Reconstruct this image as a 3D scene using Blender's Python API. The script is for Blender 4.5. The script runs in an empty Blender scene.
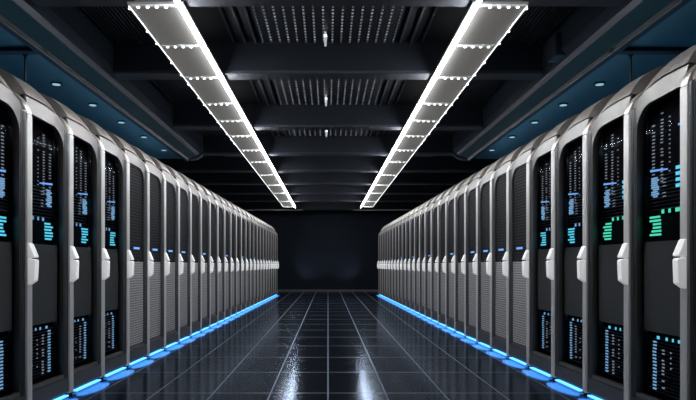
import bpy, bmesh, math, random
from mathutils import Vector, Matrix
random.seed(7)
SC = bpy.context.scene
COL = SC.collection
F = 640.0          # focal length in pixels of the 696 px wide frame
H = 0.96           # camera height
W0 = 1.96          # half width of the corridor at the camera
PITCH = 0.635
NRACK = 27
TH = math.atan(10.0 / F)

# ------------------------------------------------------------------ materials
def mat(name, base=(0.5, 0.5, 0.5), rough=0.5, metal=0.0, emit=None, strength=0.0, spec=0.5, sample=True):
    if 'ceiling' in name or 'beam' in name or 'wall' in name: spec = 0.2
    m = bpy.data.materials.new(name)
    m.use_nodes = True
    b = m.node_tree.nodes['Principled BSDF']
    b.inputs['Base Color'].default_value = (*base, 1)
    b.inputs['Roughness'].default_value = rough
    b.inputs['Metallic'].default_value = metal
    b.inputs['Specular IOR Level'].default_value = spec
    if emit:
        b.inputs['Emission Color'].default_value = (*emit, 1)
        b.inputs['Emission Strength'].default_value = strength
    if not sample:
        m.cycles.emission_sampling = 'NONE'
    return m

class G:
    """small node helper"""
    def __init__(s, m):
        s.t = m.node_tree; s.b = s.t.nodes['Principled BSDF']
    def n(s, typ, **kw):
        x = s.t.nodes.new(typ)
        for k, v in kw.items(): setattr(x, k, v)
        return x
    def l(s, a, b): s.t.links.new(a, b)
    def coord(s):
        c = s.n('ShaderNodeTexCoord'); x = s.n('ShaderNodeSeparateXYZ')
        s.l(c.outputs['Object'], x.inputs[0]); return c.outputs['Object'], x
    def m(s, op, a, b=None, c=None):
        x = s.n('ShaderNodeMath', operation=op)
        for i, v in enumerate((a, b, c)):
            if v is None: continue
            if isinstance(v, (int, float)): x.inputs[i].default_value = v
            else: s.l(v, x.inputs[i])
        return x.outputs[0]
    def mix(s, f, a, b):
        x = s.n('ShaderNodeMix', data_type='RGBA')
        s.l(f, x.inputs[0])
        for i, v in ((6, a), (7, b)):
            if isinstance(v, tuple): x.inputs[i].default_value = (*v, 1)
            else: s.l(v, x.inputs[i])
        return x.outputs[2]

def brushed(name, base, rough, scale=(60, 60, 0.6), metal=1.0, amp=0.25):
    m = mat(name, base, rough, metal)
    g = G(m); o, x = g.coord()
    mp = g.n('ShaderNodeMapping'); mp.inputs['Scale'].default_value = scale
    g.l(o, mp.inputs[0])
    nz = g.n('ShaderNodeTexNoise'); nz.inputs['Scale'].default_value = 3.0; nz.inputs['Detail'].default_value = 4
    g.l(mp.outputs[0], nz.inputs[0])
    r = g.n('ShaderNodeMapRange'); r.inputs[3].default_value = rough - amp * 0.4; r.inputs[4].default_value = rough + amp * 0.6
    g.l(nz.outputs[0], r.inputs[0]); g.l(r.outputs[0], g.b.inputs['Roughness'])
    lo = tuple(c * (1 - amp) for c in base); hi = tuple(min(1, c * (1 + amp * 0.6)) for c in base)
    g.l(g.mix(nz.outputs[0], lo, hi), g.b.inputs['Base Color'])
    return m

M = {}
M['alu'] = brushed('brushed_aluminium', (0.70, 0.69, 0.68), 0.38, metal=0.4, amp=0.12)
M['hood'] = brushed('brushed_hood', (0.46, 0.43, 0.405), 0.34, scale=(60, 3, 60), metal=0.85, amp=0.1)
M['chrome'] = brushed('dark_chrome', (0.16, 0.165, 0.175), 0.27, metal=0.7, amp=0.06)
M['frame'] = brushed('door_frame_metal', (0.15, 0.145, 0.14), 0.40, metal=0.8, amp=0.1)
M['body'] = mat('cabinet_paint', (0.025, 0.027, 0.032), 0.4)
M['seam'] = mat('black_seam', (0.004, 0.004, 0.005), 0.6)
M['black'] = mat('bay_black', (0.003, 0.003, 0.005), 0.7, spec=0.03)
M['unit'] = mat('server_unit_black', (0.012, 0.013, 0.016), 0.35)
M['refl'] = mat('reflection_grey', (0.13, 0.132, 0.132), 0.32)  # grey of a reflection, put into the colour
M['plinth'] = brushed('plinth_metal', (0.10, 0.105, 0.115), 0.42, metal=0.6, amp=0.1)
M['handle'] = mat('handle_silver_glow', (0.92, 0.92, 0.93), 0.35, 0.0, (1.0, 1.0, 1.0), 0.32, sample=False)  # weak emission added so the handles look brightly lit
M['slat'] = mat('shelf_line', (0.05, 0.065, 0.10), 0.4, 0.6)
M['lw'] = mat('led_white', (0.1, 0.1, 0.1), 0.5, 0, (0.72, 0.80, 0.95), 0.27, sample=False)
M['lb'] = mat('led_blue', (0.05, 0.05, 0.1), 0.5, 0, (0.16, 0.42, 1.0), 1.0, sample=False)
M['lc'] = mat('led_cyan', (0.05, 0.1, 0.1), 0.5, 0, (0.10, 0.62, 0.85), 1.1, sample=False)
M['lg'] = mat('led_green', (0.05, 0.1, 0.1), 0.5, 0, (0.08, 0.85, 0.55), 0.9, sample=False)
M['ls'] = mat('led_ice', (0.05, 0.1, 0.1), 0.5, 0, (0.30, 0.60, 1.0), 0.65, sample=False)
M['glow'] = mat('blue_floor_light', (0.02, 0.05, 0.1), 0.5, 0, (0.085, 0.38, 1.0), 2.5)
M['tube'] = mat('light_tube', (0.8, 0.8, 0.8), 0.5, 0, (0.95, 0.97, 1.0), 76.0)
M['tube2'] = mat('light_tube_thin', (0.8, 0.8, 0.8), 0.5, 0, (0.92, 0.97, 1.0), 1.2)
M['dot'] = mat('spot_led', (0.8, 0.8, 0.8), 0.5, 0, (0.92, 0.97, 1.0), 3.0, sample=False)
M['panel'] = mat('light_panel', (0.055, 0.053, 0.049), 0.6, 0, (1.0, 0.96, 0.90), 0.07)
M['bar'] = mat('light_cross_bar', (0.45, 0.45, 0.45), 0.4, 0.3)
M['beam'] = mat('beam_paint', (0.006, 0.0085, 0.014), 0.6)
M['beamlip'] = mat('beam_flange', (0.026, 0.030, 0.040), 0.6)
M['ceil'] = mat('ceiling_black', (0.003, 0.0035, 0.006), 0.7)
M['rib'] = mat('ceiling_rib_black', (0.013, 0.0145, 0.022), 0.5)
M['soffit'] = mat('soffit_blue', (0.016, 0.064, 0.088), 0.35)
M['slope'] = mat('side_beam_blue', (0.010, 0.038, 0.054), 0.4)
M['side'] = mat('side_beam_paint', (0.014, 0.020, 0.030), 0.45)
M['sidelip'] = mat('side_beam_lit_edge', (0.13, 0.14, 0.165), 0.45)  # light on the chamfer put into a paler colour than the beam
M['rail'] = mat('dark_rail', (0.005, 0.008, 0.013), 0.5, spec=0.15)
M['wall'] = mat('wall_dark_blue', (0.004, 0.009, 0.017), 0.6)
M['trim'] = mat('grey_trim', (0.12, 0.12, 0.13), 0.5)
M['lens'] = mat('downlight_lens', (0.8, 0.8, 0.8), 0.4, 0, (0.5, 0.85, 1.0), 0.45, sample=False)
M['white'] = mat('pin_light_glow', (0.9, 0.9, 0.9), 0.4, 0, (1, 1, 1), 2.5, sample=False)
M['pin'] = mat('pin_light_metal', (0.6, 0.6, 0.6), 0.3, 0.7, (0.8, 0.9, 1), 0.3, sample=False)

# glass: mix of clear and mirror by Fresnel
def glass_mat():
    m = bpy.data.materials.new('smoked_glass'); m.use_nodes = True
    t = m.node_tree; t.nodes.clear()
    out = t.nodes.new('ShaderNodeOutputMaterial'); mx = t.nodes.new('ShaderNodeMixShader')
    tr = t.nodes.new('ShaderNodeBsdfTransparent'); gl = t.nodes.new('ShaderNodeBsdfGlossy'); fr = t.nodes.new('ShaderNodeFresnel')
    tr.inputs[0].default_value = (0.86, 0.88, 0.9, 1); gl.inputs['Roughness'].default_value = 0.06
    gl.inputs['Color'].default_value = (0.06, 0.066, 0.075, 1)
    fr.inputs[0].default_value = 1.15
    t.links.new(fr.outputs[0], mx.inputs[0]); t.links.new(tr.outputs[0], mx.inputs[1]); t.links.new(gl.outputs[0], mx.inputs[2])
    t.links.new(mx.outputs[0], out.inputs[0])
    return m
M['glass'] = glass_mat()

# perforated metal door (pattern in the door's own coordinates)
def perf_mat(name, metal_col, hole_col, py, pz, r, metal=0.85, rough=0.38, spec=0.3):
    m = mat(name, metal_col, rough, metal, spec=spec)
    g = G(m); o, x = g.coord()
    row = g.m('FLOOR', g.m('MULTIPLY', x.outputs['Z'], 1 / pz))
    sh = g.m('MULTIPLY', g.m('MODULO', row, 2.0), 0.5)
    u = g.m('SUBTRACT', g.m('FRACT', g.m('ADD', g.m('MULTIPLY', x.outputs['Y'], 1 / py), sh)), 0.5)
    v = g.m('SUBTRACT', g.m('FRACT', g.m('MULTIPLY', x.outputs['Z'], 1 / pz)), 0.5)
    d = g.m('SQRT', g.m('ADD', g.m('MULTIPLY', u, u), g.m('MULTIPLY', v, v)))
    hole = g.m('LESS_THAN', d, r)
    g.l(g.mix(hole, metal_col, hole_col), g.b.inputs['Base Color'])
    g.l(g.m('MULTIPLY', g.m('SUBTRACT', 1.0, hole), metal), g.b.inputs['Metallic'])
    return m
M['perfdark'] = perf_mat('perforated_black_door', (0.028, 0.03, 0.034), (0.002, 0.002, 0.003), 0.034, 0.030, 0.40, 0.2, 0.6, 0.05)
M['perfgrey'] = perf_mat('perforated_grey_door', (0.50, 0.495, 0.49), (0.07, 0.07, 0.075), 0.030, 0.024, 0.36, 0.25, 0.45)

# floor tiles
def floor_mat():
    m = mat('black_floor_tiles', (0.006, 0.007, 0.010), 0.10, spec=0.22)
    g = G(m); o, x = g.coord()
    def line(sock, p, off, w):
        f = g.m('FRACT', g.m('ADD', g.m('MULTIPLY', sock, 1 / p), off))
        d = g.m('ABSOLUTE', g.m('SUBTRACT', f, 0.5))
        return g.m('LESS_THAN', d, w / p / 2)
    a = line(x.outputs['X'], 0.43, 0.5, 0.010)
    b = line(x.outputs['Y'], 0.93, 0.5 - (4.8 / 0.93) % 1.0, 0.014)
    ln = g.m('MAXIMUM', a, b)
    nz = g.n('ShaderNodeTexNoise'); nz.inputs['Scale'].default_value = 2.2; nz.inputs['Detail'].default_value = 5
    g.l(o, nz.inputs[0])
    tile = g.mix(nz.outputs[0], (0.003, 0.004, 0.006), (0.012, 0.014, 0.019))
    g.l(g.mix(ln, tile, (0.06, 0.08, 0.11)), g.b.inputs['Base Color'])
    r = g.n('ShaderNodeMapRange'); r.inputs[3].default_value = 0.12; r.inputs[4].default_value = 0.17
    g.l(nz.outputs[0], r.inputs[0])
    rough = g.m('ADD', r.outputs[0], g.m('MULTIPLY', ln, 0.35))
    df = g.n('ShaderNodeBsdfDiffuse'); gl = g.n('ShaderNodeBsdfGlossy'); mx = g.n('ShaderNodeMixShader'); fr = g.n('ShaderNodeFresnel')
    g.l(g.b.inputs['Base Color'].links[0].from_socket, df.inputs['Color'])
    gl.inputs['Color'].default_value = (0.42, 0.50, 0.62, 1); g.l(rough, gl.inputs['Roughness'])
    fr.inputs[0].default_value = 1.32
    g.l(fr.outputs[0], mx.inputs[0]); g.l(df.outputs[0], mx.inputs[1]); g.l(gl.outputs[0], mx.inputs[2])
    out = [n for n in g.t.nodes if n.type == 'OUTPUT_MATERIAL'][0]
    g.l(mx.outputs[0], out.inputs['Surface'])
    g.t.nodes.remove(g.b)
    return m
M['floor'] = floor_mat()

def grille_mat():
    m = mat('perforated_ceiling_grille', (0.010, 0.011, 0.014), 0.5, 0.3)
    g = G(m); o, x = g.coord()
    fx = g.m('SUBTRACT', g.m('FRACT', g.m('MULTIPLY', x.outputs['X'], 1 / 0.088)), 0.5)
    fy = g.m('SUBTRACT', g.m('FRACT', g.m('MULTIPLY', x.outputs['Y'], 1 / 0.075)), 0.5)
    inx = g.m('LESS_THAN', g.m('ABSOLUTE', fx), 0.10)
    iny = g.m('LESS_THAN', g.m('ABSOLUTE', fy), 0.22)
    nz = g.n('ShaderNodeTexNoise'); nz.inputs['Scale'].default_value = 9; g.l(o, nz.inputs[0])
    d = g.m('MULTIPLY', g.m('MULTIPLY', inx, iny), g.m('POWER', nz.outputs[0], 2.0))
    g.b.inputs['Emission Color'].default_value = (0.75, 0.82, 0.95, 1)
    g.l(g.m('MULTIPLY', d, 1.1), g.b.inputs['Emission Strength'])  # dots glow to imitate light glinting in the perforations
    m.cycles.emission_sampling = 'NONE'
    return m
M['grille'] = grille_mat()

# ------------------------------------------------------------------ mesh helpers
def box(bm, x0, x1, y0, y1, z0, z1, bev=0.0, seg=2):
    vs = [bm.verts.new(p) for p in ((x0, y0, z0), (x1, y0, z0), (x1, y1, z0), (x0, y1, z0), (x0, y0, z1), (x1, y0, z1), (x1, y1, z1), (x0, y1, z1))]
    fs = [bm.faces.new([vs[i] for i in f]) for f in ((0, 3, 2, 1), (4, 5, 6, 7), (0, 1, 5, 4), (1, 2, 6, 5), (2, 3, 7, 6), (3, 0, 4, 7))]
    if bev > 0:
        es = list({e for f in fs for e in f.edges})
        bmesh.ops.bevel(bm, geom=es, offset=bev, segments=seg, affect='EDGES', profile=0.5)
def prism(bm, pts, axis, lo, hi, bev=0.0):
    """polygon pts (2D) extruded along axis from lo to hi; axis 'x': pts are (y,z); 'y': pts are (x,z); 'z': pts are (x,y)"""
    def P(p, t): return {'x': (t, p[0], p[1]), 'y': (p[0], t, p[1]), 'z': (p[0], p[1], t)}[axis]
    A = [bm.verts.new(P(p, lo)) for p in pts]; B = [bm.verts.new(P(p, hi)) for p in pts]
    n = len(pts); fs = [bm.faces.new(A), bm.faces.new(B[::-1])]
    for i in range(n): fs.append(bm.faces.new((A[i], A[(i + 1) % n], B[(i + 1) % n], B[i])))
    if bev > 0:
        es = list({e for f in fs for e in f.edges})
        bmesh.ops.bevel(bm, geom=es, offset=bev, segments=2, affect='EDGES', profile=0.5)
def cyl(bm, p, r0, r1, h, n=16):
    bmesh.ops.create_cone(bm, cap_ends=True, segments=n, radius1=r0, radius2=r1, depth=h, matrix=Matrix.Translation((p[0], p[1], p[2] + h / 2)))
def done(name, bm, m, parent=None, smooth=False):
    bmesh.ops.recalc_face_normals(bm, faces=bm.faces[:])
    me = bpy.data.meshes.new(name); bm.to_mesh(me); bm.free()
    me.materials.append(M[m])
    if smooth:
        for p in me.polygons: p.use_smooth = True
        try: me.set_sharp_from_angle(angle=math.radians(38))
        except Exception: pass
    o = bpy.data.objects.new(name, me); COL.objects.link(o)
    if parent: o.parent = parent
    return o
def tag(o, label, cat, group=None):
    o['label'] = label; o['category'] = cat
    if group: o['group'] = group
    return o
def empty(name, loc, rz=0.0):
    o = bpy.data.objects.new(name, None); COL.objects.link(o)
    o.location = loc; o.rotation_euler = (0, 0, rz); o.empty_display_size = 0.1
    return o
def struct(name, bm, m):
    o = done(name, bm, m); o['kind'] = 'structure'; return o

# ------------------------------------------------------------------ cabinet
ZT, ZC, DB = 2.23, 1.90, 0.30          # top, where the front starts to curve, how far it leans back
ZS = 2.045                              # seam between door frame and hood
def prof(z):
    if z <= ZC: return 0.0
    t = min(1.0, (z - ZC) / (ZT - ZC))
    return DB * (1 - math.sqrt(max(0, 1 - t * t)))
def front_line(z0, z1, off, n=14):
    """points (b,z) along the front profile shifted outwards by off, with extra points on the curve"""
    zs = [z0]
    if z1 > ZC:
        if z0 < ZC: zs.append(ZC)
        a0 = math.asin(max(0, (max(z0, ZC) - ZC) / (ZT - ZC))); a1 = math.asin(min(1, (z1 - ZC) / (ZT - ZC)))
        zs += [ZC + (ZT - ZC) * math.sin(a0 + (a1 - a0) * i / n) for i in range(1, n + 1)]
    else: zs.append(z1)
    out = []
    for z in zs:
        t = max(0, min(1, (z - ZC) / (ZT - ZC))); th = math.asin(t)
        out.append((prof(z) - off * math.cos(th), z + off * math.sin(th)))
    return out

ZP = 1.918                              # seam across the corner post
def drop(a):
    t = max(0.0, min(1.0, (a - 0.19) / 0.375))
    return 0.17 * (1 - math.sqrt(1 - t * t))
SL = [0.0, 0.1, 0.19, 0.25, 0.30, 0.35, 0.39, 0.43, 0.46, 0.485, 0.505, 0.525, 0.54, 0.55]
def loft(bm, pts, lo, hi, dfn):
    sl = [a for a in SL if lo <= a <= hi]
    rows = [[bm.verts.new((b, a - AW, z - dfn(a, z))) for b, z in pts] for a in sl]
    n = len(pts)
    for i in range(len(rows) - 1):
        for j in range(n): bm.faces.new((rows[i][j], rows[i][(j + 1) % n], rows[i + 1][(j + 1) % n], rows[i + 1][j]))
    bm.faces.new(rows[0]); bm.faces.new(rows[-1])
AW = PITCH - 0.008      # width; local y runs from -AW (near) to 0 (far)
def Y(a): return a - AW

def make_cabinet(side, kind, seed):
    rnd = random.Random(seed)
    root = empty('server_cabinet', (0, 0, 0))
    S = side
    def done_(name, bm, m, parent=root, smooth=False):
        for v in bm.verts: v.co.x *= S
        return done(name, bm, m, parent, smooth)
    # carcass
    bm = bmesh.new()
    pts = [(0.10, 0.05), (0.10, 1.88), (0.12, 1.90), (1.0, 1.90), (1.0, 0.05)]
    prism(bm, pts, 'y', Y(0.0), Y(AW)); done_('cabinet_body', bm, 'body', smooth=True)
    # hood band
    bm = bmesh.new()
    pts = front_line(ZS + 0.004, ZT, 0.012, 16) + [(0.97, ZT + 0.012), (0.97, ZS + 0.004)]
    loft(bm, pts, 0, 1, lambda a, z: drop(a)); done_('hood', bm, 'hood', smooth=True)
    # corner post: protruding, rounded edges, split by the seam
    def post(z0, z1, top):
        bm = bmesh.new()
        fl = front_line(z0, z1, 0.0, 14)
        ws = [(0.551, 0.0), (0.552, 0.008), (0.557, 0.014), (0.588, 0.018), (0.618, 0.014), (0.624, 0.007), (AW - 0.001, 0.0)]
        rows = []
        for z in ([p[1] for p in front_line(z0, z1, 0.0, 14)]):
            t = max(0, min(1, (z - ZC) / (ZT - ZC))); th = math.asin(t)
            r = []
            q = z if z < 1.90 else z - (z - 1.90) * 0.42
            r.append(bm.verts.new((prof(z) + 0.06 * math.cos(th), Y(ws[0][0]), q - 0.06 * math.sin(th))))
            for a, off in ws: r.append(bm.verts.new((prof(z) - off * math.cos(th), Y(a), q + off * math.sin(th))))
            r.append(bm.verts.new((prof(z) + 0.06 * math.cos(th), Y(ws[-1][0]), q - 0.06 * math.sin(th))))
            rows.append(r)
        if top:
            r = []
            r.append(bm.verts.new((0.97, Y(ws[0][0]), ZT - 0.198)))
            for a, off in ws: r.append(bm.verts.new((0.97, Y(a), ZT - 0.138 + off)))
            r.append(bm.verts.new((0.97, Y(ws[-1][0]), ZT - 0.198)))
            rows.append(r)
        for i in range(len(rows) - 1):
            for j in range(len(ws) + 1):
                bm.faces.new((rows[i][j], rows[i][j + 1], rows[i + 1][j + 1], rows[i + 1][j]))
            bm.faces.new((rows[i][-1], rows[i][0], rows[i + 1][0], rows[i + 1][-1]))
        bm.faces.new(rows[0]); bm.faces.new(rows[-1])
        return bm
    done_('corner_post', post(0.03, ZP - 0.004, False), 'alu', smooth=True)
    done_('post_cap', post(ZP + 0.002, ZT, True), 'hood', smooth=True)
    # dark half-round column beside the post
    bm = bmesh.new()
    zs = [p[1] for p in front_line(0.15, 1.925, 0.0, 6)]
    cs = [(0.494, 0.0), (0.495, 0.006), (0.500, 0.010), (0.506, 0.006), (0.508, 0.001), (0.512, 0.009), (0.526, 0.017), (0.542, 0.011), (0.549, 0.002)]
    rows = []
    for z in zs:
        rows.append([bm.verts.new((prof(z) + 0.05, Y(cs[0][0]), z))] + [bm.verts.new((prof(z) - off, Y(a), z)) for a, off in cs] + [bm.verts.new((prof(z) + 0.05, Y(cs[-1][0]), z))])
    for i in range(len(rows) - 1):
        n = len(rows[0])
        for j in range(n): bm.faces.new((rows[i][j], rows[i][(j + 1) % n], rows[i + 1][(j + 1) % n], rows[i + 1][j]))
    bm.faces.new(rows[0]); bm.faces.new(rows[-1])
    done_('column_trim', bm, 'chrome', smooth=True)
    # door frame with an arched opening (its far upper corner rounded)
    a0, a1, z0, z1 = 0.008, 0.487, 0.175, 1.925
    R = 0.17
    inner = [(a0, z0), (a1, z0)]
    zz = [0.5, 0.9, 1.3, 1.6]
    inner += [(a1, z) for z in zz]
    N = 10
    for i in range(N + 1):
        th = math.pi / 2 * i / N
        inner.append((a1 - R + R * math.cos(th), z1 - R * 0.9 + R * 0.9 * math.sin(th)))
    inner += [(a0 + 0.10, z1 + 0.008), (a0, z1 + 0.012)]
    outer = [(0.002, 0.15), (0.492, 0.15)] + [(0.492, z) for z in zz]
    zc = ZS - drop(0.492)
    for i in range(N + 1):
        k = i / N
        if k <= 0.4: outer.append((0.492, 1.70 + (zc - 1.70) * k / 0.4))
        else:
            a = 0.492 - (k - 0.4) / 0.6 * 0.25
            outer.append((a, ZS - drop(a)))
    outer += [(0.10, ZS), (0.002, ZS)]
    bm = bmesh.new()
    def ring(pts, off): return [bm.verts.new((prof(z) - off, Y(a), z)) for a, z in pts]
    fo, fi, bi, bo = ring(outer, 0.004), ring(inner, 0.0), ring(inner, -0.035), ring(outer, -0.04)
    n = len(inner)
    for A, B in ((fo, fi), (fi, bi), (bi, bo), (bo, fo)):
        for i in range(n): bm.faces.new((A[i], A[(i + 1) % n], B[(i + 1) % n], B[i]))
    door = done_('door', bm, 'frame', smooth=True)
    # seam strip
    bm = bmesh.new()
    loft(bm, front_line(ZS - 0.012, ZS + 0.014, -0.006, 4) + front_line(ZS - 0.012, ZS + 0.014, -0.06, 4)[::-1], 0, 1, lambda a, z: drop(a))
    done_('seam_strip', bm, 'seam')
    # plinth
    bm = bmesh.new(); prism(bm, [(-0.002, 0.035), (-0.012, 0.05), (-0.006, 0.145), (0.05, 0.145), (0.05, 0.035)], 'y', Y(0.002), Y(0.550)); done_('plinth', bm, 'plinth')
    # handle
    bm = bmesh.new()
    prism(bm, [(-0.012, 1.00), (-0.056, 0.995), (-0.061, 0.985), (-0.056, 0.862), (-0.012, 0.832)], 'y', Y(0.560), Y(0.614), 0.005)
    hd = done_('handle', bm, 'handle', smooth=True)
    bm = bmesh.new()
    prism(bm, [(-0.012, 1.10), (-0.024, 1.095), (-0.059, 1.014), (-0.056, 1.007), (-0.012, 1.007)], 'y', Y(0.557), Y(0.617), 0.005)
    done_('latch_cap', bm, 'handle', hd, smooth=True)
    # blue light bar below the front edge
    bm = bmesh.new(); box(bm, -0.004, 0.03, Y(0.10), Y(0.56), 0.006, 0.016); done_('floor_light_bar', bm, 'glow')
    # interior
    if kind != 'perforated':
        bm = bmesh.new(); box(bm, 0.075, 0.085, Y(0.004), Y(0.491), 0.16, 1.99); done_('bay_back', bm, 'black')
        bm = bmesh.new(); box(bm, 0.045, 0.07, Y(0.018), Y(0.488), 0.56, 1.10); done_('reflection_panel', bm, 'refl')  # grey sheet standing in for a reflection in the door
        # server shelf lines
        for (za, zb, st) in ((0.20, 0.53, 0.021), (1.29, 1.50, 0.022)):
            bm = bmesh.new(); z = za
            while z < zb:
                box(bm, 0.060, 0.074, Y(0.02), Y(0.487), z, z + 0.004); z += st
            done_('shelf_slats', bm, 'slat')
        gp = bmesh.new()
        vs = [gp.verts.new((0.02, Y(a), z)) for a, z in [(a + (0.004 if a < 0.1 else -0.0), z) for a, z in inner]]
        gp.faces.new(vs); done_('glass_pane', gp, 'glass', door)
        far = lambda u: 0.483 - u * 1.2          # distance from the far stile
        def dashes(name, m, a, w, za, zb, st, hgt, skip=0.0, jit=0.0):
            bm = bmesh.new(); z = za
            while z < zb:
                if rnd.random() >= skip:
                    j = rnd.uniform(-jit, jit)
                    box(bm, 0.052, 0.056, Y(a - w / 2 + j), Y(a + w / 2 + j), z, z + hgt)
                z += st
            done_(name, bm, m)
        c1, c2 = ('lc', 'lg') if kind == 'green' else ('lc', 'lc')
        ic = 'lg' if kind == 'green' else 'ls'
        # upper columns, under the arch
        dashes('led_column', 'lw', far(0.075), 0.026, 1.50, 1.80, 0.021, 0.006, 0.06, 0.002)
        dashes('led_column', 'lw', far(0.150), 0.022, 1.45, 1.86, 0.019, 0.006, 0.08, 0.003)
        dashes('led_column', 'lw', far(0.215), 0.012, 1.50, 1.89, 0.026, 0.006, 0.2, 0.002)
        bm = bmesh.new(); box(bm, 0.052, 0.056, Y(far(0.325)), Y(far(0.285)), 1.745, 1.757, 0.003); done_('status_light', bm, 'lb')
        # blue-white screens
        bm = bmesh.new()
        for k in range(9): box(bm, 0.050, 0.054, Y(far(0.125) + rnd.choice((0, 0, .015))), Y(far(0.060) - rnd.choice((0, 0, .018))), 1.365 + k * 0.0135, 1.375 + k * 0.0135)
        done_('display_bars', bm, 'ls' if kind != 'green' else 'ls')
        bm = bmesh.new(); prism(bm, [(Y(far(0.20)), 1.512), (Y(far(0.05)), 1.522), (Y(far(0.05)), 1.536), (Y(far(0.20)), 1.520)], 'x', 0.050, 0.054); done_('display_streak', bm, 'lb')
        dashes('led_column', 'lw', far(0.17), 0.03, 1.36, 1.48, 0.02, 0.005, 0.2, 0.002)
        bm = bmesh.new()
        for k in range(4): box(bm, 0.050, 0.054, Y(far(0.345)), Y(far(0.27)), 1.40 + k * 0.034, 1.419 + k * 0.034)
        if kind == 'green' or seed % 2: done_('display_bars', bm, c1)
        else: bm.free()
        # icon row and main readout
        bm = bmesh.new()
        for a, w in ((0.17, 0.022), (0.225, 0.018), (0.33, 0.075)):
            box(bm, 0.050, 0.054, Y(far(a)), Y(far(a) + w), 1.262, 1.285)
        done_('icon_row', bm, ic)
        bm = bmesh.new()
        for k in range(6):
            box(bm, 0.050, 0.054, Y(far(0.145) + rnd.uniform(0, .012)), Y(far(0.045) - rnd.choice((0, 0, .02, .035))), 1.135 + k * 0.021, 1.147 + k * 0.021)
        done_('readout_bars', bm, c2)
        # lower bay
        bm = bmesh.new()
        for a, w in ((0.13, 0.03), (0.20, 0.02), (0.25, 0.015), (0.345, 0.085)):
            box(bm, 0.050, 0.054, Y(far(a)), Y(far(a) + w * .8), 0.520, 0.538)
        done_('icon_row', bm, 'lc' if kind == 'green' else 'ls')
        dashes('led_column', 'ls', far(0.085), 0.034, 0.215, 0.505, 0.020, 0.009, 0.04, 0.003)
        dashes('led_column', 'lw', far(0.160), 0.022, 0.215, 0.49, 0.020, 0.008, 0.12, 0.003)
        dashes('led_column', 'lw', far(0.225), 0.010, 0.24, 0.48, 0.03, 0.008, 0.3, 0.002)
    else:
        bm = bmesh.new()
        k = [(a, z) for a, z in inner if z > 1.01]
        up = [(a0, 1.0), (a1, 1.0)] + k
        vs = [bm.verts.new((prof(z) + 0.012, Y(a), z)) for a, z in up]; bm.faces.new(vs)
        done_('perforated_upper_panel', bm, 'perfdark', door)
        bm = bmesh.new(); box(bm, 0.010, 0.020, Y(a0), Y(a1), 0.185, 0.992); done_('perforated_lower_panel', bm, 'perfgrey', door)
        bm = bmesh.new(); box(bm, 0.075, 0.085, Y(0.004), Y(0.491), 0.16, 1.95); done_('bay_back', bm, 'black')
        if seed % 2:
            bm = bmesh.new(); box(bm, 0.004, 0.010, Y(0.20), Y(0.36), 1.115, 1.135); done_('status_light', bm, 'lb')
    return root

def copy_tree(o, parent=None):
    c = o.copy(); COL.objects.link(c)
    if parent: c.parent = parent
    for ch in list(o.children): copy_tree(ch, c)
    return c

ORD = ['nearest', 'second', 'third', 'fourth', 'fifth', 'sixth', 'seventh', 'eighth', 'ninth', 'tenth', 'eleventh', 'twelfth', 'thirteenth', 'fourteenth',
       'fifteenth', 'sixteenth', 'seventeenth', 'eighteenth', 'nineteenth', 'twentieth', 'twenty-first', 'twenty-second', 'twenty-third', 'twenty-fourth', 'twenty-fifth', 'twenty-sixth', 'twenty-seventh', 'twenty-eighth']
EXTRA = math.radians(1.5)
for side, nm in ((-1, 'left'), (1, 'right')):
    protos = {}
    used = set()
    first = 0 if side < 0 else -1
    for i in range(first, NRACK):
        if i < 4:
            kind = 'green' if (side > 0 and i <= 1) else 'cyan'
            seed = 10 + (i + 1) % 3
        else:
            kind = 'perforated'; seed = 30 + (1 if i < 8 else (i % 3 == 0))
        key = (kind, seed)
        if key not in protos: protos[key] = make_cabinet(side, kind, seed); o = protos[key]
        else: o = copy_tree(protos[key])
        s = 4.085 + PITCH * i
        o.location = (side * (W0 - s * math.sin(TH)), s * math.cos(TH), 0)
        # right row leans the other way; both fronts are turned a little towards the camera
        o.rotation_euler = (0, 0, side * (TH + EXTRA))
        # blue pool of light on the floor under each cabinet front
        pl = bpy.data.lights.new('floor_glow', 'AREA'); pl.shape = 'ELLIPSE'; pl.size = 0.15; pl.size_y = 0.54; pl.energy = 0.95; pl.color = (0.10, 0.40, 1.0)
        po = bpy.data.objects.new('floor_glow', pl); COL.objects.link(po)
        po.location = (side * (W0 - 0.03 - (s - 0.3) * math.sin(TH)), (s - 0.3) * math.cos(TH), 0.018)
        po.rotation_euler = (0, 0, side * (TH + EXTRA))
        k = i - first
        n = NRACK - first
        if i < 4:
            cl = 'green and cyan' if kind == 'green' else 'blue and cyan'
            lab = f'{ORD[k]} cabinet from the camera, {nm} row, glass door with {cl} lights'
            if k == 0: lab = f'cabinet nearest the camera in the {nm} row, cut by the picture edge'
        elif i >= NRACK - 8:
            back = NRACK - 1 - i
            lab = f'perforated grey cabinet in the {nm} row, ' + ('last one before the dark end wall' if back == 0 else f'{ORD[back]} from the far end')
        else:
            lab = f'perforated grey server cabinet in the {nm} row, {ORD[k]} from the camera'
        tag(o, lab, 'server cabinet', f'server cabinets in the {nm} row')

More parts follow.
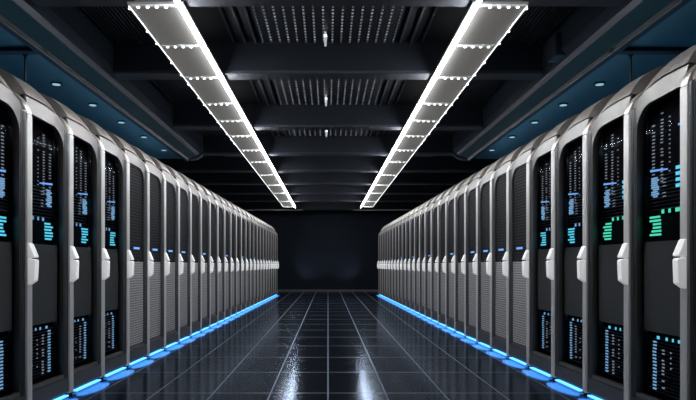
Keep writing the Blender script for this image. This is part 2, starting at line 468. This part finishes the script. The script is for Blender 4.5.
# ------------------------------------------------------------------ room shell
YE = 23.2
XW = 3.6
bm = bmesh.new(); box(bm, -XW, XW, -1.5, YE, -0.1, 0.0); struct('floor', bm, 'floor')
bm = bmesh.new(); box(bm, -XW, XW, -1.5, YE, H + 2.28, H + 2.4); struct('ceiling', bm, 'ceil')
bm = bmesh.new(); box(bm, -XW - 0.1, XW + 0.1, YE, YE + 0.1, -0.1, H + 2.4); struct('wall_back', bm, 'wall')
bm = bmesh.new(); box(bm, -XW - 0.1, -XW, -1.5, YE, -0.1, H + 2.4); struct('wall_left', bm, 'wall')
bm = bmesh.new(); box(bm, XW, XW + 0.1, -1.5, YE, -0.1, H + 2.4); struct('wall_right', bm, 'wall')
bm = bmesh.new(); box(bm, -XW, XW, YE - 0.03, YE, 0.0, 0.07); struct('baseboard_back', bm, 'trim')

# blue soffits over the cabinets, with their rails
YS = 11.2
tn = 1
for side, nm in ((-1, 'left'), (1, 'right')):
    def sbox(x0, x1, *r, **k):
        bm = bmesh.new(); box(bm, *sorted((side * x0, side * x1)), *r, **k); return bm
    o = struct('ceiling_' + nm, sbox(2.46, XW, 1.0, YS, H + 1.86, H + 1.93), 'soffit')
    struct(f'trim_{tn}', sbox(2.44, 2.50, 1.0, YS, H + 1.815, H + 1.875, bev=0.008), 'rail'); tn += 1
    struct(f'trim_{tn}', sbox(2.44, XW, 5.46, 5.56, H + 1.825, H + 1.87, bev=0.008), 'rail'); tn += 1
    bm = bmesh.new()
    prism(bm, [(side * x, H + z) for x, z in ((2.19, 2.28), (2.19, 2.02), (2.25, 1.955), (2.31, 1.925), (2.45, 1.87), (2.45, 1.93), (2.45, 2.28))], 'y', 1.0, YS + 0.05)
    sb = tag(done('side_beam', bm, 'side'), f'dark blue box beam running lengthwise above the {nm} row of cabinets', 'beam', 'lengthwise side beams')
    bm = bmesh.new()
    prism(bm, [(side * x, H + z) for x, z in ((2.25, 1.948), (2.29, 1.922), (2.296, 1.932), (2.25, 1.962))], 'y', 1.0, YS)
    e = done('lower_edge', bm, 'sidelip', sb); e['label'] = 'lower edge of the beam, its light painted in as pale grey'
    bm = bmesh.new()
    prism(bm, [(side * x, H + z) for x, z in ((2.296, 1.917), (2.45, 1.862), (2.45, 1.872), (2.296, 1.932))], 'y', 1.0, YS)
    e = done('sloped_face', bm, 'slope', sb); e['label'] = 'blue sloping underside of the beam'
    # rounded end bracket where the beam stops
    bm = bmesh.new()
    N = 10; pts = []
    for i in range(N + 1):
        th = -math.pi / 2 - math.pi / 2 * i / N
        pts.append((2.44 + 0.24 * math.cos(th), 1.99 + 0.14 * math.sin(th)))
    pts2 = [(2.44 + 0.19 * math.cos(-math.pi / 2 - math.pi / 2 * i / N), 1.99 + 0.10 * math.sin(-math.pi / 2 - math.pi / 2 * i / N)) for i in range(N + 1)]
    prism(bm, [(side * x, H + z) for x, z in pts + pts2[::-1]], 'y', YS + 0.05, YS + 0.17)
    done('end_bracket', bm, 'beamlip', sb)
    if side > 0:
        bm = bmesh.new(); box(bm, 2.13, 2.36, 6.0, 6.25, H + 1.97, H + 2.19, 0.012)
        e = done('junction_box', bm, 'side', sb); e['label'] = 'square box on the beam'
    # vertical rod between soffit and cabinets
    bm = bmesh.new(); cyl(bm, (side * 2.66, 5.62, 2.24), 0.009, 0.009, H + 1.862 - 2.24, 8); cyl(bm, (side * 2.66, 5.62, H + 1.835), 0.022, 0.022, 0.025, 10)
    tag(done('hanger_rod', bm, 'rail'), f'thin dark vertical rod between the blue soffit and the {nm} cabinets', 'rod', 'vertical hanger rods')
    # recessed downlights
    for k, (yy, xx) in enumerate(((6.55, 2.78), (7.4, 2.72), (8.3, 2.68), (9.25, 2.66), (10.3, 2.64))):
        r = empty('downlight', (side * xx, yy, H + 1.86))
        bm = bmesh.new(); cyl(bm, (0, 0, -0.012), 0.06, 0.055, 0.012, 24); done('trim_ring', bm, 'slope', r, True)
        bm = bmesh.new(); cyl(bm, (0, 0, -0.016), 0.04, 0.04, 0.004, 24); done('lens', bm, 'lens', r)
        tag(r, f'round downlight in the blue soffit over the {nm} row, ' + (f'{ORD[k]} to the camera' if k == 0 else f'{ORD[k]} from the camera'), 'downlight', 'downlights in the blue soffits')

# ceiling beams across the hall
BY = [4.62, 6.53, 9.05, 11.25, 13.3, 15.4, 17.5, 19.6]
for k, y in enumerate(BY):
    X = 2.19 if y < YS else XW
    r = empty('ceiling_beam', (0, y, H + 2.28))
    bm = bmesh.new()
    z0, z1 = -0.30, 0.0
    pts = [(-X, z1), (-X, z0), (X, z0), (X, z1)]
    prism(bm, pts, 'y', 0.0, 0.20); done('web', bm, 'beam', r)
    bm = bmesh.new(); xl = X
    box(bm, -xl, xl, -0.012, 0.215, z0 - 0.03, z0, 0.006); f = done('flange', bm, 'beamlip', r); f['label'] = 'paler lower flange'
    tag(r, f'dark grey beam across the ceiling, {ORD[k]} ' + ('to the camera, at the top edge of the picture' if k == 0 else 'from the camera'), 'beam', 'beams across the ceiling')
    # the bay behind this beam
    y2 = BY[k + 1] if k + 1 < len(BY) else 21.7
    ya, yb = y + 0.26, y2 - 0.04
    nmb = f'in the {ORD[k]} ceiling bay from the camera' if k else 'in the ceiling bay nearest the camera'
    g = empty('ceiling_grille', (0, ya, H + 2.28))
    bm = bmesh.new(); box(bm, -0.66, 0.66, 0, yb - ya, -0.022, -0.006); done('perforated_sheet', bm, 'grille', g)
    for x in (-0.68, 0.66):
        bm = bmesh.new(); box(bm, x, x + 0.02, 0, yb - ya, -0.035, 0); done('grille_rail', bm, 'rail', g)
    tag(g, f'black perforated grille with pinprick dots {nmb}', 'grille', 'perforated ceiling grilles')
    for side, nm in ((-1, 'left'), (1, 'right')):
        bm = bmesh.new()
        x = 0.72
        while x < 2.16:
            w = 0.035 if x > 1.4 else 0.11
            box(bm, *sorted((side * x, side * (x + min(w * 0.45, 0.02)))), ya, yb, H + 2.24, H + 2.279); x += w
            if 1.02 < x < 1.5: x = 1.5
        tag(done('ribbed_ceiling_panel', bm, 'rib'), f'dark ribbed panel on the {nm} side {nmb}', 'panel', 'ribbed ceiling panels')

# pin lights on the centre line
for k, (y, z) in enumerate(((6.2, 2.12), (8.5, 2.11), (10.6, 2.12), (14.6, 2.12))):
    r = empty('pin_light', (-0.025, y, H + 2.28))
    bm = bmesh.new(); cyl(bm, (0, 0, z - 2.28 + 0.10), 0.012, 0.012, 2.28 - z - 0.10, 10); cyl(bm, (0, 0, z - 2.28), 0.010, 0.018, 0.09, 10); done('stem', bm, 'pin', r, True)
    bm = bmesh.new(); cyl(bm, (0, 0, z - 2.28 + 0.09), 0.018, 0.012, 0.02, 12); done('collar', bm, 'white', r, True)
    tag(r, 'small white pin light hanging on the ceiling centre line, ' + ('nearest to the camera' if k == 0 else f'{ORD[k]} from the camera'), 'light', 'pin lights on the centre line')

# ladder lights
CB = [4.70, 5.56, 6.50, 7.55, 8.44, 9.43, 10.6, 11.8, 13.5, 15.2, 16.9, 19.1, 20.9]
for side, nm in ((-1, 'left'), (1, 'right')):
    r = empty('ladder_light', (0, 0, H + 1.9))
    def b2(x0, x1, *q, **k):
        bm = bmesh.new(); box(bm, *sorted((side * x0, side * x1)), *q, **k); return bm
    done('panel', b2(1.06, 1.47, 4.69, 21.0, 0.012, 0.03), 'panel', r)
    done('bright_tube', b2(1.068, 1.096, 2.5, 21.0, -0.022, 0.008, bev=0.008), 'tube', r)
    done('edge_tube', b2(1.461, 1.467, 4.70, 21.0, -0.001, 0.008, bev=0.001), 'tube2', r)
    for y in CB:
        bar = done('cross_bar', b2(1.105, 1.455, y - 0.012, y + 0.012, -0.004, 0.011), 'bar', r)
        for j in range(4):
            bm = bmesh.new(); cyl(bm, (side * (1.19 + j * 0.068), y, -0.012), 0.012, 0.012, 0.010, 8); done('led_spot', bm, 'dot', bar)
    for j in range(14):
        bm = bmesh.new(); cyl(bm, (side * 1.463, 4.72 + j * 0.41 + 0.07 * math.sin(j * 2.3), -0.015), 0.010, 0.010, 0.010, 8); done('led_spot', bm, 'dot', r)
    tag(r, f'long ladder shaped ceiling light with bright white tube over the {nm} side of the aisle', 'ceiling light', 'ladder ceiling lights')

# header before the end wall
bm = bmesh.new(); box(bm, -XW, XW, 21.6, 21.9, H + 1.86, H + 2.28); struct(f'trim_{tn}', bm, 'ceil'); tn += 1
for s in (-1, 1):
    bm = bmesh.new(); box(bm, *sorted((s * 0.85, s * 3.0)), 21.58, 21.62, H + 1.84, H + 1.87); struct(f'trim_{tn}', bm, 'trim'); tn += 1

# ------------------------------------------------------------------ lights
def area(name, loc, rot, sx, sy, e, col):
    l = bpy.data.lights.new(name, 'AREA'); l.shape = 'RECTANGLE'; l.size = sx; l.size_y = sy; l.energy = e; l.color = col
    o = bpy.data.objects.new(name, l); COL.objects.link(o); o.location = loc; o.rotation_euler = rot; return o
def spot(name, loc, target, e, col, ang, blend=0.8, r=0.05):
    l = bpy.data.lights.new(name, 'SPOT'); l.energy = e; l.color = col; l.spot_size = math.radians(ang); l.spot_blend = blend; l.shadow_soft_size = r
    o = bpy.data.objects.new(name, l); COL.objects.link(o); o.location = loc
    o.rotation_euler = (Vector(target) - Vector(loc)).to_track_quat('-Z', 'Y').to_euler(); return o
for s in (-1, 1):
    area('added_soffit_fill', (s * 2.95, 8.0, 2.30), (math.pi, 0, 0), 0.4, 7.0, 7, (0.20, 0.60, 1.0))  # unseen blue fill added to light the soffit, not a real fixture
    area('added_ceiling_fill', (s * 1.28, 12.8, H + 1.945), (math.pi, 0, 0), 0.3, 16.2, 14, (0.95, 0.97, 1.0))  # unseen fill added above the ladder lights to brighten ceiling and beams
    spot('wall_uplight', (s * 1.2, 22.3, 0.15), (s * 0.45, 23.2, 1.3), 30, (0.7, 0.8, 1.0), 70)

w = bpy.data.worlds.new('World'); SC.world = w; w.use_nodes = True
w.node_tree.nodes['Background'].inputs[0].default_value = (0.25, 0.4, 0.65, 1)
w.node_tree.nodes['Background'].inputs[1].default_value = 0.02

# ------------------------------------------------------------------ camera
cam = bpy.data.cameras.new('camera'); co = bpy.data.objects.new('camera', cam); COL.objects.link(co)
cam.sensor_fit = 'HORIZONTAL'; cam.sensor_width = 36.0; cam.lens = 36.0 * F / 696.0
co.location = (0, 0, H); co.rotation_euler = (math.pi / 2, 0, 0)
cam.shift_x = (348 - 328) / 696.0
cam.shift_y = (265 - 200) / 696.0
cam.clip_start = 0.05
SC.camera = co
SC.view_settings.view_transform = 'Standard'
SC.view_settings.look = 'None'
SC.view_settings.exposure = 0.0
